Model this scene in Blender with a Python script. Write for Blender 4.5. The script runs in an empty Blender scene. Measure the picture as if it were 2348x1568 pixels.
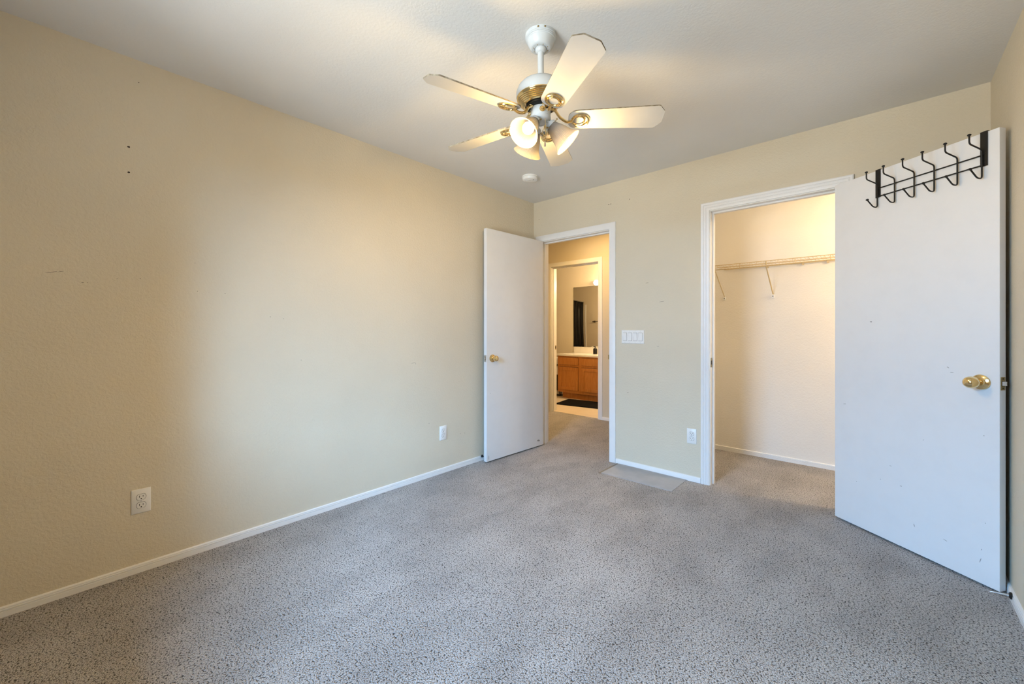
import bpy, bmesh, math, random
from mathutils import Matrix, Vector

random.seed(7)
C = bpy.context.scene.collection
SC = bpy.context.scene
PI = math.pi

# ------------------------------------------------------------------ camera
W, L, H = 3.047, 3.73, 2.44          # room: x 0..W, y -L..0, z 0..H
cam_d = bpy.data.cameras.new('camera')
cam_d.sensor_fit = 'HORIZONTAL'
cam_d.sensor_width = 36.0
cam_d.lens = 934.458 / 2348 * 36.0
cam_d.shift_y = -28.92 / 2348
cam_d.clip_start = 0.02
cam = bpy.data.objects.new('camera', cam_d)
cam.location = (2.62615, -3.23107, 1.15734)
cam.rotation_euler = (PI / 2, 0, math.radians(42.1668))
C.objects.link(cam)
SC.camera = cam

# ------------------------------------------------------------------ view, world, daylight
SC.view_settings.view_transform = 'Standard'
SC.view_settings.look = 'None'
SC.view_settings.gamma = 1.0
SC.view_settings.use_curve_mapping = False
SC.view_settings.exposure = 0.07

wd = bpy.data.worlds.new('sky')
SC.world = wd
wd.use_nodes = True
wn = wd.node_tree.nodes
wn.clear()
w_out = wn.new('ShaderNodeOutputWorld')
w_bg = wn.new('ShaderNodeBackground')
w_bg.inputs['Color'].default_value = (0.55, 0.72, 1.0, 1)
w_bg.inputs['Strength'].default_value = 0.9
wd.node_tree.links.new(w_bg.outputs[0], w_out.inputs[0])


def area(name, loc, target, sx, sy, power, col, spread=180):
    d = bpy.data.lights.new(name, 'AREA')
    d.shape = 'RECTANGLE'
    d.size, d.size_y, d.energy, d.color = sx, sy, power, col
    d.spread = math.radians(spread)
    o = bpy.data.objects.new(name, d)
    o.location = loc
    o.rotation_euler = (Vector(target) - Vector(loc)).to_track_quat('-Z', 'Y').to_euler()
    C.objects.link(o)
    return o


def lamp(name, loc, power, col, r=0.03, parent=None):
    d = bpy.data.lights.new(name, 'POINT')
    d.energy, d.color, d.shadow_soft_size = power, col, r
    o = bpy.data.objects.new(name, d)
    o.location = loc
    C.objects.link(o)
    if parent:
        o.parent = parent
    return o


# power and colour of each light: (red, green, blue)
G = {'near': (286.8, 324.4, 358.5), 'sky': (919.55, 2036.26, 3612.48), 'ground': (626.7, 692.2, 728.6), 'edge': (104.8, 174.7, 262), 'fan': (7.399, 4.809, 1.628), 'spot': (16.22, 10.54, 3.57), 'closet': (54.02, 43.21, 29.71), 'hall': (14.15, 9.057, 3.538), 'bath': (27.82, 20.03, 11.13), 'world': (0.02, 0.026, 0.036)}


def pc(k):
    m = max(max(G[k]), 1e-9)
    return m, tuple(v / m for v in G[k])


w_bg.inputs['Color'].default_value = pc('world')[1] + (1,)
w_bg.inputs['Strength'].default_value = pc('world')[0]
# the bright sky and the sunlit ground outside the window of the front wall
area('window_skylight', (1.20, -7.0, 3.6), (1.20, 0.0, 3.6), 6.0, 3.8, *pc('sky'))
area('added_edge_light', (3.92, -6.9, 3.2), (0.0, -1.6, 1.3), 0.8, 3.0, *pc('edge'))  # added strip light, sharpens where daylight starts on the left wall
area('sunlit_ground', (1.25, -7.6, 0.15), (1.40, -3.73, 1.45), 5.2, 1.7, *pc('ground'))
area('near_ground_light', (1.95, -6.2, -0.05), (1.95, -6.2, 3.0), 3.6, 4.0, *pc('near'))  # second ground light, added to brighten the near ceiling and upper left wall
lamp('closet_light', (3.40, 0.38, 2.30), *pc('closet'), 0.08)
hw, hc = pc('hall')
area('hall_light', (0.10, 0.75, 2.42), (0.10, 0.75, 0), 0.30, 0.30, 1.15 * hw, hc)
lamp('hall_glow', (-0.10, 0.75, 2.33), 0.18 * hw, hc, 0.08)
FAN_W, WARM = pc('fan')
SPOT_W, SPOT_C = pc('spot')
BATH_W, BATH_C = pc('bath')


# ------------------------------------------------------------------ materials
def srgb(r, g, b):
    f = lambda v: (v / 255 / 12.92) if v / 255 <= 0.04045 else ((v / 255 + 0.055) / 1.055) ** 2.4
    return (f(r), f(g), f(b), 1.0)


class Mat:
    def __init__(self, name, col=(0.8, 0.8, 0.8, 1), rough=0.5, metal=0.0, spec=0.5):
        self.m = bpy.data.materials.new(name)
        self.m.use_nodes = True
        self.nt = self.m.node_tree
        self.b = self.nt.nodes['Principled BSDF']
        self.b.inputs['Base Color'].default_value = col
        self.b.inputs['Roughness'].default_value = rough
        self.b.inputs['Metallic'].default_value = metal
        self.b.inputs['Specular IOR Level'].default_value = spec
        self.tc = None

    def n(self, t, **kw):
        x = self.nt.nodes.new(t)
        for k, v in kw.items():
            if k in x.inputs:
                x.inputs[k].default_value = v
            else:
                setattr(x, k, v)
        return x

    def l(self, a, b):
        self.nt.links.new(a, b)

    def coord(self, scale=(1, 1, 1)):
        if self.tc is None:
            self.tc = self.n('ShaderNodeTexCoord')
        mp = self.n('ShaderNodeMapping')
        mp.inputs['Scale'].default_value = scale
        self.l(self.tc.outputs['Object'], mp.inputs['Vector'])
        return mp.outputs[0]

    def noise(self, scale, detail=2.0, rough=0.5, vs=(1, 1, 1), dist=0.0):
        x = self.n('ShaderNodeTexNoise')
        x.inputs['Scale'].default_value = scale
        x.inputs['Detail'].default_value = detail
        x.inputs['Roughness'].default_value = rough
        x.inputs['Distortion'].default_value = dist
        self.l(self.coord(vs), x.inputs['Vector'])
        return x.outputs['Fac']

    def ramp(self, fac, stops):
        r = self.n('ShaderNodeValToRGB')
        el = r.color_ramp.elements
        while len(el) < len(stops):
            el.new(0.5)
        for e, (p, c) in zip(el, stops):
            e.position, e.color = p, c
        self.l(fac, r.inputs[0])
        return r.outputs[0]

    def mix(self, fac, a, b, mode='MIX'):
        x = self.n('ShaderNodeMix', data_type='RGBA', blend_type=mode)
        for i, v in ((0, fac), (6, a), (7, b)):
            if hasattr(v, 'is_output'):
                self.l(v, x.inputs[i])
            else:
                x.inputs[i].default_value = v
        return x.outputs[2]

    def bump(self, h, strength, dist):
        x = self.n('ShaderNodeBump')
        x.inputs['Strength'].default_value = strength
        x.inputs['Distance'].default_value = dist
        self.l(h, x.inputs['Height'])
        self.l(x.outputs[0], self.b.inputs['Normal'])

    def color(self, c):
        self.l(c, self.b.inputs['Base Color'])


def wall_mat(name, col, bump=0.26):
    m = Mat(name, col, 0.62, 0, 0.25)
    m.bump(m.ramp(m.noise(75, 3, 0.55, dist=0.6), [(0.38, (0, 0, 0, 1)), (0.62, (1, 1, 1, 1))]), bump, 0.004)
    big = m.noise(2.2, 2)
    lo = tuple(v * 0.965 for v in col[:3]) + (1,)
    m.color(m.ramp(big, [(0.35, lo), (0.65, col)]))
    return m.m


PAINT = (0.67, 0.60, 0.465, 1)
M = {}
M['wall'] = wall_mat('cream_wall_paint', PAINT)
M['ceiling'] = wall_mat('ceiling_paint', (0.72, 0.705, 0.67, 1), 0.09)
M['closet'] = wall_mat('closet_wall_paint', (0.84, 0.80, 0.73, 1), 0.18)
M['mark'] = Mat('nail_hole_dark', srgb(52, 40, 30), 0.8).m
M['door_scuff'] = Mat('light_grey_scuff', srgb(150, 147, 142), 0.8).m
M['scuff'] = Mat('grey_scuff', srgb(120, 112, 100), 0.8).m


def trim_mat(name, col, rough=0.38):
    m = Mat(name, col, rough, 0, 0.4)
    d = m.noise(9, 4, 0.6)
    m.color(m.ramp(d, [(0.30, tuple(v * 0.975 for v in col[:3]) + (1,)), (0.55, col)]))
    return m.m


M['trim'] = trim_mat('white_trim_paint', (0.80, 0.79, 0.77, 1))
M['door'] = trim_mat('white_door_paint', (0.76, 0.755, 0.745, 1), 0.45)
M['plastic'] = Mat('white_plastic', (0.80, 0.79, 0.76, 1), 0.32).m
M['slot'] = Mat('dark_slot', (0.02, 0.016, 0.012, 1), 0.7).m
M['groove'] = Mat('dark_gap', (0.22, 0.19, 0.15, 1), 0.8).m  # dark brown-grey for the rocker gaps and the floor patch edge strip
M['brass'] = Mat('polished_brass', (0.83, 0.64, 0.33, 1), 0.13, 1.0).m
M['brass_dull'] = Mat('aged_brass', (0.42, 0.31, 0.14, 1), 0.38, 1.0).m
M['steel'] = Mat('brushed_steel', (0.62, 0.62, 0.60, 1), 0.32, 1.0).m
M['black'] = Mat('black_enamel', (0.010, 0.009, 0.008, 1), 0.45, 0, 0.3).m
M['rubber'] = Mat('black_rubber', (0.015, 0.015, 0.015, 1), 0.7).m
M['fanwhite'] = Mat('white_fan_enamel', (0.62, 0.645, 0.645, 1), 0.25).m
M['beige_wire'] = Mat('cream_vinyl_wire', (0.62, 0.48, 0.27, 1), 0.4).m
M['cream_cap'] = Mat('white_vinyl_clip', (0.85, 0.84, 0.80, 1), 0.4).m


def carpet_mat(name, dark, light):
    m = Mat(name, light, 0.95, 0, 0.05)
    big = m.noise(2.3, 3, 0.55)
    brush = m.noise(5.5, 2, 0.5, vs=(1.0, 0.45, 1.0))
    wob = m.n('ShaderNodeTexNoise')
    wob.inputs['Scale'].default_value = 110
    wob.inputs['Detail'].default_value = 2
    co = m.coord()
    m.l(co, wob.inputs['Vector'])
    add = m.n('ShaderNodeVectorMath', operation='MULTIPLY_ADD')
    m.l(wob.outputs['Color'], add.inputs[0])
    add.inputs[1].default_value = (0.011, 0.011, 0.0)
    m.l(co, add.inputs[2])
    v = m.n('ShaderNodeTexVoronoi', feature='F1', voronoi_dimensions='2D')
    v.inputs['Scale'].default_value = 185
    m.l(add.outputs[0], v.inputs['Vector'])
    fine = m.noise(260, 2, 0.6)
    hm = m.n('ShaderNodeMath', operation='MULTIPLY_ADD')      # tuft height: centre high, gap low
    m.l(v.outputs['Distance'], hm.inputs[0])
    hm.inputs[1].default_value = -1.0
    lift = m.n('ShaderNodeMath', operation='ADD')
    m.l(fine, lift.inputs[0])
    lift.inputs[1].default_value = 0.42
    m.l(lift.outputs[0], hm.inputs[2])
    c = m.ramp(hm.outputs[0], [(0.14, dark), (0.36, tuple(0.42 * p + 0.58 * q for p, q in zip(dark, light))), (0.66, light)])
    k = m.ramp(big, [(0.36, (0.90, 0.90, 0.90, 1)), (0.64, (1.06, 1.06, 1.06, 1))])
    c = m.mix(1.0, c, k, 'MULTIPLY')
    k2 = m.ramp(brush, [(0.38, (0.86, 0.86, 0.86, 1)), (0.55, (1.0, 1.0, 1.0, 1))])
    c = m.mix(0.8, c, k2, 'MULTIPLY')
    m.color(c)
    m.bump(hm.outputs[0], 0.8, 0.010)
    return m.m


M['carpet'] = carpet_mat('grey_beige_carpet', (0.12, 0.112, 0.106, 1), (0.67, 0.63, 0.60, 1))


def plain_noise(name, a, b, scale, rough=0.7, vs=(1, 1, 1), spec=0.3):
    m = Mat(name, a, rough, 0, spec)
    m.color(m.ramp(m.noise(scale, 4, 0.6, vs), [(0.35, a), (0.65, b)]))
    return m.m


M['patch'] = plain_noise('grey_patch_backing', (0.36, 0.37, 0.385, 1), (0.41, 0.415, 0.43, 1), 9, 0.85)
M['vinyl'] = plain_noise('cream_vinyl_floor', (0.66, 0.56, 0.43, 1), (0.74, 0.64, 0.50, 1), 3, 0.4)


def oak():
    m = Mat('honey_oak', srgb(176, 106, 36), 0.42, 0, 0.4)
    g = m.noise(6, 5, 0.65, vs=(9, 9, 0.8), dist=0.8)
    m.color(m.ramp(g, [(0.30, srgb(170, 108, 46)), (0.52, srgb(188, 124, 60)), (0.75, srgb(200, 138, 74))]))
    return m.m


M['oak'] = oak()
M['oak_dark'] = Mat('oak_shadow_gap', srgb(86, 46, 12), 0.6).m
M['marble'] = plain_noise('cream_cultured_marble', (0.78, 0.74, 0.66, 1), (0.84, 0.81, 0.75, 1), 5, 0.2)
M['mirror'] = Mat('mirror_silver', (0.93, 0.93, 0.92, 1), 0.02, 1.0).m
M['black_cloth'] = Mat('black_satin_cloth', (0.003, 0.003, 0.003, 1), 0.28, 0, 0.22).m
M['black_mat'] = plain_noise('black_pile', (0.004, 0.004, 0.004, 1), (0.009, 0.009, 0.0095, 1), 120, 0.95, spec=0.1)
M['bronze'] = Mat('dark_bronze', (0.035, 0.022, 0.016, 1), 0.4, 0.6).m
M['paper'] = Mat('white_paper', (0.86, 0.84, 0.80, 1), 0.9).m

# fan blade: cream laminate, brown worn edge
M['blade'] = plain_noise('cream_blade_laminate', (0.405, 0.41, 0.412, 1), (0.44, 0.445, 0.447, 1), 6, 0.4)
M['blade_edge'] = plain_noise('worn_brown_edge', (0.16, 0.12, 0.07, 1), (0.42, 0.36, 0.26, 1), 45, 0.7)


def shade_glass():
    m = bpy.data.materials.new('frosted_ribbed_glass')
    m.use_nodes = True
    nt = m.node_tree
    nt.nodes.clear()
    o = nt.nodes.new('ShaderNodeOutputMaterial')
    mix = nt.nodes.new('ShaderNodeMixShader')
    dif = nt.nodes.new('ShaderNodeBsdfPrincipled')
    tr = nt.nodes.new('ShaderNodeBsdfTranslucent')
    dif.inputs['Base Color'].default_value = (0.36, 0.345, 0.325, 1)
    dif.inputs['Roughness'].default_value = 0.25
    tr.inputs['Color'].default_value = (0.52, 0.485, 0.44, 1)
    mix.inputs[0].default_value = 0.42
    nt.links.new(dif.outputs[0], mix.inputs[1])
    nt.links.new(tr.outputs[0], mix.inputs[2])
    nt.links.new(mix.outputs[0], o.inputs[0])
    return m


M['shade'] = shade_glass()


def emit(name, col, s):
    m = bpy.data.materials.new(name)
    m.use_nodes = True
    b = m.node_tree.nodes['Principled BSDF']
    b.inputs['Base Color'].default_value = (0.9, 0.9, 0.9, 1)
    b.inputs['Emission Color'].default_value = col
    b.inputs['Emission Strength'].default_value = s
    return m


M['bulb'] = emit('lit_bulb', tuple(0.45 * v + 0.55 for v in WARM) + (1,), 0.07 * (FAN_W + SPOT_W))


def pane_mat():
    m = bpy.data.materials.new('window_glass')
    m.use_nodes = True
    nt = m.node_tree
    nt.nodes.clear()
    o = nt.nodes.new('ShaderNodeOutputMaterial')
    mix = nt.nodes.new('ShaderNodeMixShader')
    t = nt.nodes.new('ShaderNodeBsdfTransparent')
    g = nt.nodes.new('ShaderNodeBsdfGlossy')
    g.inputs['Roughness'].default_value = 0.02
    mix.inputs[0].default_value = 0.05
    nt.links.new(t.outputs[0], mix.inputs[1])
    nt.links.new(g.outputs[0], mix.inputs[2])
    nt.links.new(mix.outputs[0], o.inputs[0])
    return m


M['pane'] = pane_mat()


# ------------------------------------------------------------------ mesh helpers
class MB:
    def __init__(self):
        self.bm = bmesh.new()

    def face(self, vs, mi=0):
        try:
            f = self.bm.faces.new(vs)
            f.material_index = mi
            return f
        except ValueError:
            return None

    def box(self, a, b, mi=0, bevel=0.0):
        x0, y0, z0 = (min(p, q) for p, q in zip(a, b))
        x1, y1, z1 = (max(p, q) for p, q in zip(a, b))
        v = [self.bm.verts.new(p) for p in ((x0, y0, z0), (x1, y0, z0), (x1, y1, z0), (x0, y1, z0),
                                            (x0, y0, z1), (x1, y0, z1), (x1, y1, z1), (x0, y1, z1))]
        fs = [self.face([v[i] for i in q], mi) for q in
              ((3, 2, 1, 0), (4, 5, 6, 7), (0, 1, 5, 4), (1, 2, 6, 5), (2, 3, 7, 6), (3, 0, 4, 7))]
        if bevel:
            es = list({e for f in fs for e in f.edges})
            r = bmesh.ops.bevel(self.bm, geom=es, offset=bevel, segments=2, affect='EDGES', profile=0.7)
            for f in r['faces']:
                f.material_index = mi
        return self

    def prism(self, pts, f0, f1, mi=0, cap_mi=None):
        """pts: 2d outline; f0, f1 map a 2d point to the two 3d ends"""
        a = [self.bm.verts.new(f0(*p)) for p in pts]
        b = [self.bm.verts.new(f1(*p)) for p in pts]
        n = len(pts)
        for i in range(n):
            self.face([a[i], a[(i + 1) % n], b[(i + 1) % n], b[i]], mi)
        cm = mi if cap_mi is None else cap_mi
        self.face(a[::-1], cm)
        self.face(b, cm)
        return self

    def lathe(self, prof, origin=(0, 0, 0), axis=(0, 0, 1), seg=32, mi=0, rib=None, cap=True):
        """prof: (radius, height along axis); rib = (count, depth) wobbles the radius"""
        ax = Vector(axis).normalized()
        q = Vector((0, 0, 1)).rotation_difference(ax).to_matrix()
        o = Vector(origin)
        rings = []
        for r, h in prof:
            ring = []
            for k in range(seg):
                t = 2 * PI * k / seg
                rr = r
                if rib and r > 0.001:
                    rr = r + rib[1] * math.cos(rib[0] * t)
                ring.append(self.bm.verts.new(o + q @ Vector((rr * math.cos(t), rr * math.sin(t), h))))
            rings.append(ring)
        for a, b in zip(rings, rings[1:]):
            for k in range(seg):
                self.face([a[k], a[(k + 1) % seg], b[(k + 1) % seg], b[k]], mi)
        if cap:
            self.face(rings[0][::-1], mi)
            self.face(rings[-1], mi)
        return self

    def tube(self, pts, r, seg=8, mi=0, closed=False, squash=None):
        P = [Vector(p) for p in pts]
        n = len(P)
        R = r if isinstance(r, (list, tuple)) else [r] * n
        rings = []
        up = None
        for i in range(n):
            if closed:
                t = (P[(i + 1) % n] - P[i - 1]).normalized()
            else:
                t = (P[min(i + 1, n - 1)] - P[max(i - 1, 0)]).normalized()
            if up is None:
                up = Vector((0, 0, 1)) if abs(t.z) < 0.9 else Vector((1, 0, 0))
            s = t.cross(up).normalized()
            up2 = s.cross(t).normalized()
            up = up2
            sq = squash or 1.0
            rings.append([self.bm.verts.new(P[i] + R[i] * (math.cos(2 * PI * k / seg) * s + sq * math.sin(2 * PI * k / seg) * up2))
                          for k in range(seg)])
        m = n if closed else n - 1
        for i in range(m):
            a, b = rings[i], rings[(i + 1) % n]
            for k in range(seg):
                self.face([a[k], a[(k + 1) % seg], b[(k + 1) % seg], b[k]], mi)
        if not closed:
            self.face(rings[0][::-1], mi)
            self.face(rings[-1], mi)
        return self

    def frame3(self, xl, xr, zt, prof, fmap, mi=0):
        """casing: profile (d outward, h out of the wall) mitred round a door opening; fmap(x, h, z)"""
        rows = []
        for d, h in prof:
            rows.append([self.bm.verts.new(fmap(*p)) for p in
                         ((xl - d, h, 0.0), (xl - d, h, zt + d), (xr + d, h, zt + d), (xr + d, h, 0.0))])
        n = len(prof)
        for i in range(n):
            a, b = rows[i], rows[(i + 1) % n]
            for k in range(3):
                self.face([a[k], a[k + 1], b[k + 1], b[k]], mi)
        self.face([r[0] for r in rows], mi)
        self.face([r[3] for r in rows][::-1], mi)
        return self

    def sphere(self, c, r, mi=0, seg=14, sc=(1, 1, 1)):
        rows = []
        for i in range(1, 8):
            a = PI * i / 8
            rows.append([self.bm.verts.new((c[0] + sc[0] * r * math.sin(a) * math.cos(2 * PI * k / seg),
                                            c[1] + sc[1] * r * math.sin(a) * math.sin(2 * PI * k / seg),
                                            c[2] + sc[2] * r * math.cos(a))) for k in range(seg)])
        t = self.bm.verts.new((c[0], c[1], c[2] + sc[2] * r))
        b = self.bm.verts.new((c[0], c[1], c[2] - sc[2] * r))
        for k in range(seg):
            self.face([t, rows[0][k], rows[0][(k + 1) % seg]], mi)
            self.face([b, rows[-1][(k + 1) % seg], rows[-1][k]], mi)
        for x, y in zip(rows, rows[1:]):
            for k in range(seg):
                self.face([x[k], y[k], y[(k + 1) % seg], x[(k + 1) % seg]], mi)
        return self

    def build(self, name, mats, parent=None, loc=(0, 0, 0), sharp=35):
        bmesh.ops.recalc_face_normals(self.bm, faces=self.bm.faces[:])
        me = bpy.data.meshes.new(name)
        self.bm.to_mesh(me)
        self.bm.free()
        for m in (mats if isinstance(mats, (list, tuple)) else [mats]):
            me.materials.append(M[m] if isinstance(m, str) else m)
        me.shade_smooth()
        me.set_sharp_from_angle(angle=math.radians(sharp))
        o = bpy.data.objects.new(name, me)
        o.location = loc
        C.objects.link(o)
        if parent:
            o.parent = parent
        return o


def tag(o, label=None, cat=None, group=None, kind=None):
    if label: o['label'] = label
    if cat: o['category'] = cat
    if group: o['group'] = group
    if kind: o['kind'] = kind
    return o


def empty(name, loc, rz=0.0, **kw):
    o = bpy.data.objects.new(name, None)
    o.empty_display_size = 0.05
    o.location = loc
    o.rotation_euler = (0, 0, rz)
    C.objects.link(o)
    return tag(o, **kw)


def copy_tree(o, parent=None):
    c = o.copy()
    C.objects.link(c)
    if parent: c.parent = parent
    for ch in list(o.children):
        copy_tree(ch, c)
    return c


def struct(mb, name, mats, label, cat, sharp=35):
    return tag(mb.build(name, mats, sharp=sharp), label, cat, kind='structure')


# ------------------------------------------------------------------ the room shell
T = 0.115                                     # wall thickness
CX0, CX1, CY = 1.20, 3.72, 1.03               # closet: x from, x to, back wall
D1 = (0.090, 0.860, 2.035)                    # bedroom door opening: x left, x right, top
D2 = (1.681, 2.446, 2.040)                    # closet opening
WX0, WX1, WZ0, WZ1 = 0.92, 1.93, 0.88, 2.03  # window opening in the front wall


def wall_panel(mb, y0, y1, x0, x1, holes, top=H):
    """wall along x with floor-standing openings"""
    x = x0
    for a, b, t in holes:
        mb.box((x, y0, 0), (a, y1, top))
        mb.box((a, y0, t), (b, y1, top))
        x = b
    mb.box((x, y0, 0), (x1, y1, top))


def spots(mb, pts, fmap, r0=0.0022, mi=1):
    """nail holes and scuffs as thin flakes lying on the wall: (u, v, half width, half height, tilt)"""
    for u, v, a, b, t in pts:
        n = 7
        ring = [(a * math.cos(2 * PI * k / n) * random.uniform(0.75, 1.15), b * math.sin(2 * PI * k / n) * random.uniform(0.75, 1.15)) for k in range(n)]
        ring = [(u + x * math.cos(t) - y * math.sin(t), v + x * math.sin(t) + y * math.cos(t)) for x, y in ring]
        mb.prism(ring, lambda p, q: fmap(p, q, 0.0), lambda p, q: fmap(p, q, 0.0006), mi)


mb = MB()
mb.box((-0.15, -L - 0.2, -0.1), (W + 0.15, T, 0))
mb.box((-1.60, T, -0.1), (CX1 + 0.1, 1.44, 0))
struct(mb, 'floor', 'carpet', 'worn grey beige carpet running through bedroom, closet and hall', 'carpet')

mb = MB()
mb.box((-0.15, -L - 0.15, H), (W + 0.15, T, H + 0.1))
spots(mb, [(1.533, -1.62, 0.004, 0.0025, 0.3)], lambda p, q, h: (p, q, H - h))
struct(mb, 'ceiling', ['ceiling', 'mark'], 'off-white textured ceiling above the ceiling fan', 'ceiling')

mb = MB()
mb.box((-T, -L - 0.15, 0), (0, 0, H))
lw = lambda p, q, h: (h, p, q)
spots(mb, [(-3.020, 2.016, .0055, .0045, 0), (-3.020, 1.897, .0055, .0050, 0), (-2.985, 2.335, .002, .0018, 0), (-2.76, 1.355, .0018, .0018, 0),
           (-2.98, 1.40, .0016, .0016, 0), (-2.77, 1.50, .0014, .0014, 0), (-2.64, 1.35, .0018, .0015, 0), (-2.25, 0.97, .0018, .0018, 0),
           (-1.30, 0.42, .003, .0025, 0), (-0.93, 0.275, .003, .002, 0), (-0.98, 0.28, .002, .002, 0), (-2.42, 1.23, .002, .0018, 0)], lw)
spots(mb, [(-3.261, 1.402, .020, .0011, 0.25), (-3.235, 1.407, .010, .0008, 0.3), (-3.17, 1.366, .004, .0014, 0), (-3.155, 1.366, .0018, .0012, 0),
           (-3.06, 1.392, .0018, .0012, 0.6), (-1.444, 0.903, .022, .0011, 0.15), (-1.424, 0.897, .0012, .006, 0), (-2.35, 1.22, .003, .001, 0.5)], lw, mi=2)
struct(mb, 'wall_left', ['wall', 'mark', 'scuff'], 'long cream textured wall on the left with nail holes', 'wall')

mb = MB()
wall_panel(mb, 0, T, -T, W + T, [D1, D2])
bw = lambda p, q, h: (p, -h, q)
spots(mb, [(0.850, 2.256, .007, .003, .2), (0.868, 2.257, .006, .003, .2), (1.046, 2.26, .004, .004, 0), (0.069, 2.268, .0035, .003, 0), (0.105, 2.205, .003, .0015, .6)], bw)
spots(mb, [(1.20, 1.54, .016, .0014, .1), (1.32, 1.38, .022, .0012, .1), (1.29, 1.02, .012, .001, 0), (1.03, .62, .004, .004, 0)], bw, mi=2)
struct(mb, 'wall_back', ['wall', 'mark', 'scuff'], 'cream back wall holding the bedroom door and closet openings', 'wall')

mb = MB()
mb.box((W, -L - 0.15, 0), (W + T, 0, H))
mb.box((W + T, 0, 0), (CX1 + 0.1, T, H))
struct(mb, 'wall_right', ['wall'], 'narrow cream wall at the right edge behind the closet door', 'wall')

mb = MB()
y0, y1 = -L - 0.15, -L
mb.box((-T, y0, 0), (WX0, y1, H))
mb.box((WX1, y0, 0), (W + T, y1, H))
mb.box((WX0, y0, 0), (WX1, y1, WZ0))
mb.box((WX0, y0, WZ1), (WX1, y1, H))
struct(mb, 'wall_front', ['wall'], 'cream wall behind the viewer holding the bedroom window', 'wall')

win = empty('window_1', (0, 0, 0), label='white framed window in the wall behind the viewer', cat='window', kind='structure')
mb = MB()
yf = -L - 0.13
for a, b in (((WX0, WZ0), (WX0 + 0.04, WZ1)), ((WX1 - 0.04, WZ0), (WX1, WZ1)), ((WX0, WZ0), (WX1, WZ0 + 0.04)), ((WX0, WZ1 - 0.04), (WX1, WZ1))):
    mb.box((a[0], yf, a[1]), (b[0], yf + 0.04, b[1]))
mb.build('window_frame', 'trim', win)
mb = MB()
mb.box((WX0 - 0.02, -L - 0.09, WZ0 - 0.02), (WX1 + 0.02, -L + 0.03, WZ0))
mb.build('window_sill', 'trim', win)

# --- closet shell
mb = MB()
mb.box((CX0 - 0.1, CY, 0), (CX1 + 0.1, CY + T, H))
struct(mb, 'wall_closet_back', 'closet', 'pale closet back wall below and above the wire shelf', 'wall')
mb = MB()
mb.box((CX0 - 0.06, T, 0), (CX0, CY, H))
struct(mb, 'wall_closet_left', 'closet', 'closet side wall hidden left of the closet opening', 'wall')
mb = MB()
mb.box((CX1, T, 0), (CX1 + 0.1, CY, H))
struct(mb, 'wall_closet_right', 'closet', 'closet side wall hidden behind the open closet door', 'wall')
mb = MB()
mb.box((CX0 - 0.1, T, H), (CX1 + 0.1, CY + T, H + 0.1))
struct(mb, 'ceiling_closet', 'ceiling', 'white ceiling inside the walk-in closet', 'ceiling')

# --- hall and bathroom shell
HY, HX0, HX1 = 1.41, -1.60, 1.14
D3 = (-0.826, -0.074, 2.030)
mb = MB()
wall_panel(mb, HY, HY + T, -3.0, HX1, [D3])
struct(mb, 'wall_hall', 'wall', 'hall wall around the bathroom doorway', 'wall')
mb = MB()
mb.box((HX0 - 0.1, T, 0), (HX0, HY, H))
mb.box((HX0, 0, 0), (-T, T, H))
struct(mb, 'wall_hall_left', 'wall', 'far end wall of the hall hidden by the bedroom door', 'wall')
mb = MB()
mb.box((HX0 - 0.1, 0, H), (CX0 - 0.1, HY + T, H + 0.1))
struct(mb, 'ceiling_hall', 'ceiling', 'hall ceiling above the bathroom doorway', 'ceiling')
BX0, BX1, BY = -3.0, 0.35, 2.985
mb = MB()
mb.box((BX0, BY, 0), (BX1, BY + 0.1, H))
struct(mb, 'wall_bathroom_back', 'wall', 'tan bathroom wall behind the mirror and vanity', 'wall')
mb = MB()
mb.box((BX0 - 0.1, HY, 0), (BX0, BY + 0.1, H))
struct(mb, 'wall_bathroom_left', 'wall', 'bathroom end wall beyond the black shower curtain', 'wall')
mb = MB()
mb.box((BX1, HY + T, 0), (BX1 + 0.1, BY + 0.1, H))
struct(mb, 'wall_bathroom_right', 'wall', 'bathroom side wall hidden right of the doorway', 'wall')
mb = MB()
mb.box((BX0 - 0.1, HY + T, H), (BX1 + 0.1, BY + 0.1, H + 0.1))
struct(mb, 'ceiling_bathroom', 'ceiling', 'bathroom ceiling above the mirror', 'ceiling')
mb = MB()
mb.box((BX0 - 0.1, 1.44, -0.1), (BX1 + 0.1, BY + 0.1, 0.002))
struct(mb, 'floor_bathroom', 'vinyl', 'cream vinyl bathroom floor beyond the hall carpet', 'floor')

# --- baseboards (three-groove profile)
BASE = [(0, 0), (0.012, 0), (0.012, 0.030), (0.0095, 0.0315), (0.0095, 0.035), (0.012, 0.0365), (0.012, 0.043),
        (0.0085, 0.0445), (0.0085, 0.048), (0.0105, 0.0495), (0.0095, 0.054), (0.004, 0.058), (0, 0.058)]


BASE = [(d, z * 0.70) for d, z in BASE]


def base_x(name, x0, x1, y, side, label, z0=0.0, prof=BASE):
    mb = MB()
    mb.prism(prof, lambda d, z: (x0, y + side * d, z + z0), lambda d, z: (x1, y + side * d, z + z0))
    return struct(mb, name, 'trim', label, 'baseboard')


def base_y(name, y0, y1, x, side, label):
    mb = MB()
    mb.prism(BASE, lambda d, z: (x + side * d, y0, z), lambda d, z: (x + side * d, y1, z))
    return struct(mb, name, 'trim', label, 'baseboard')


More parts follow.
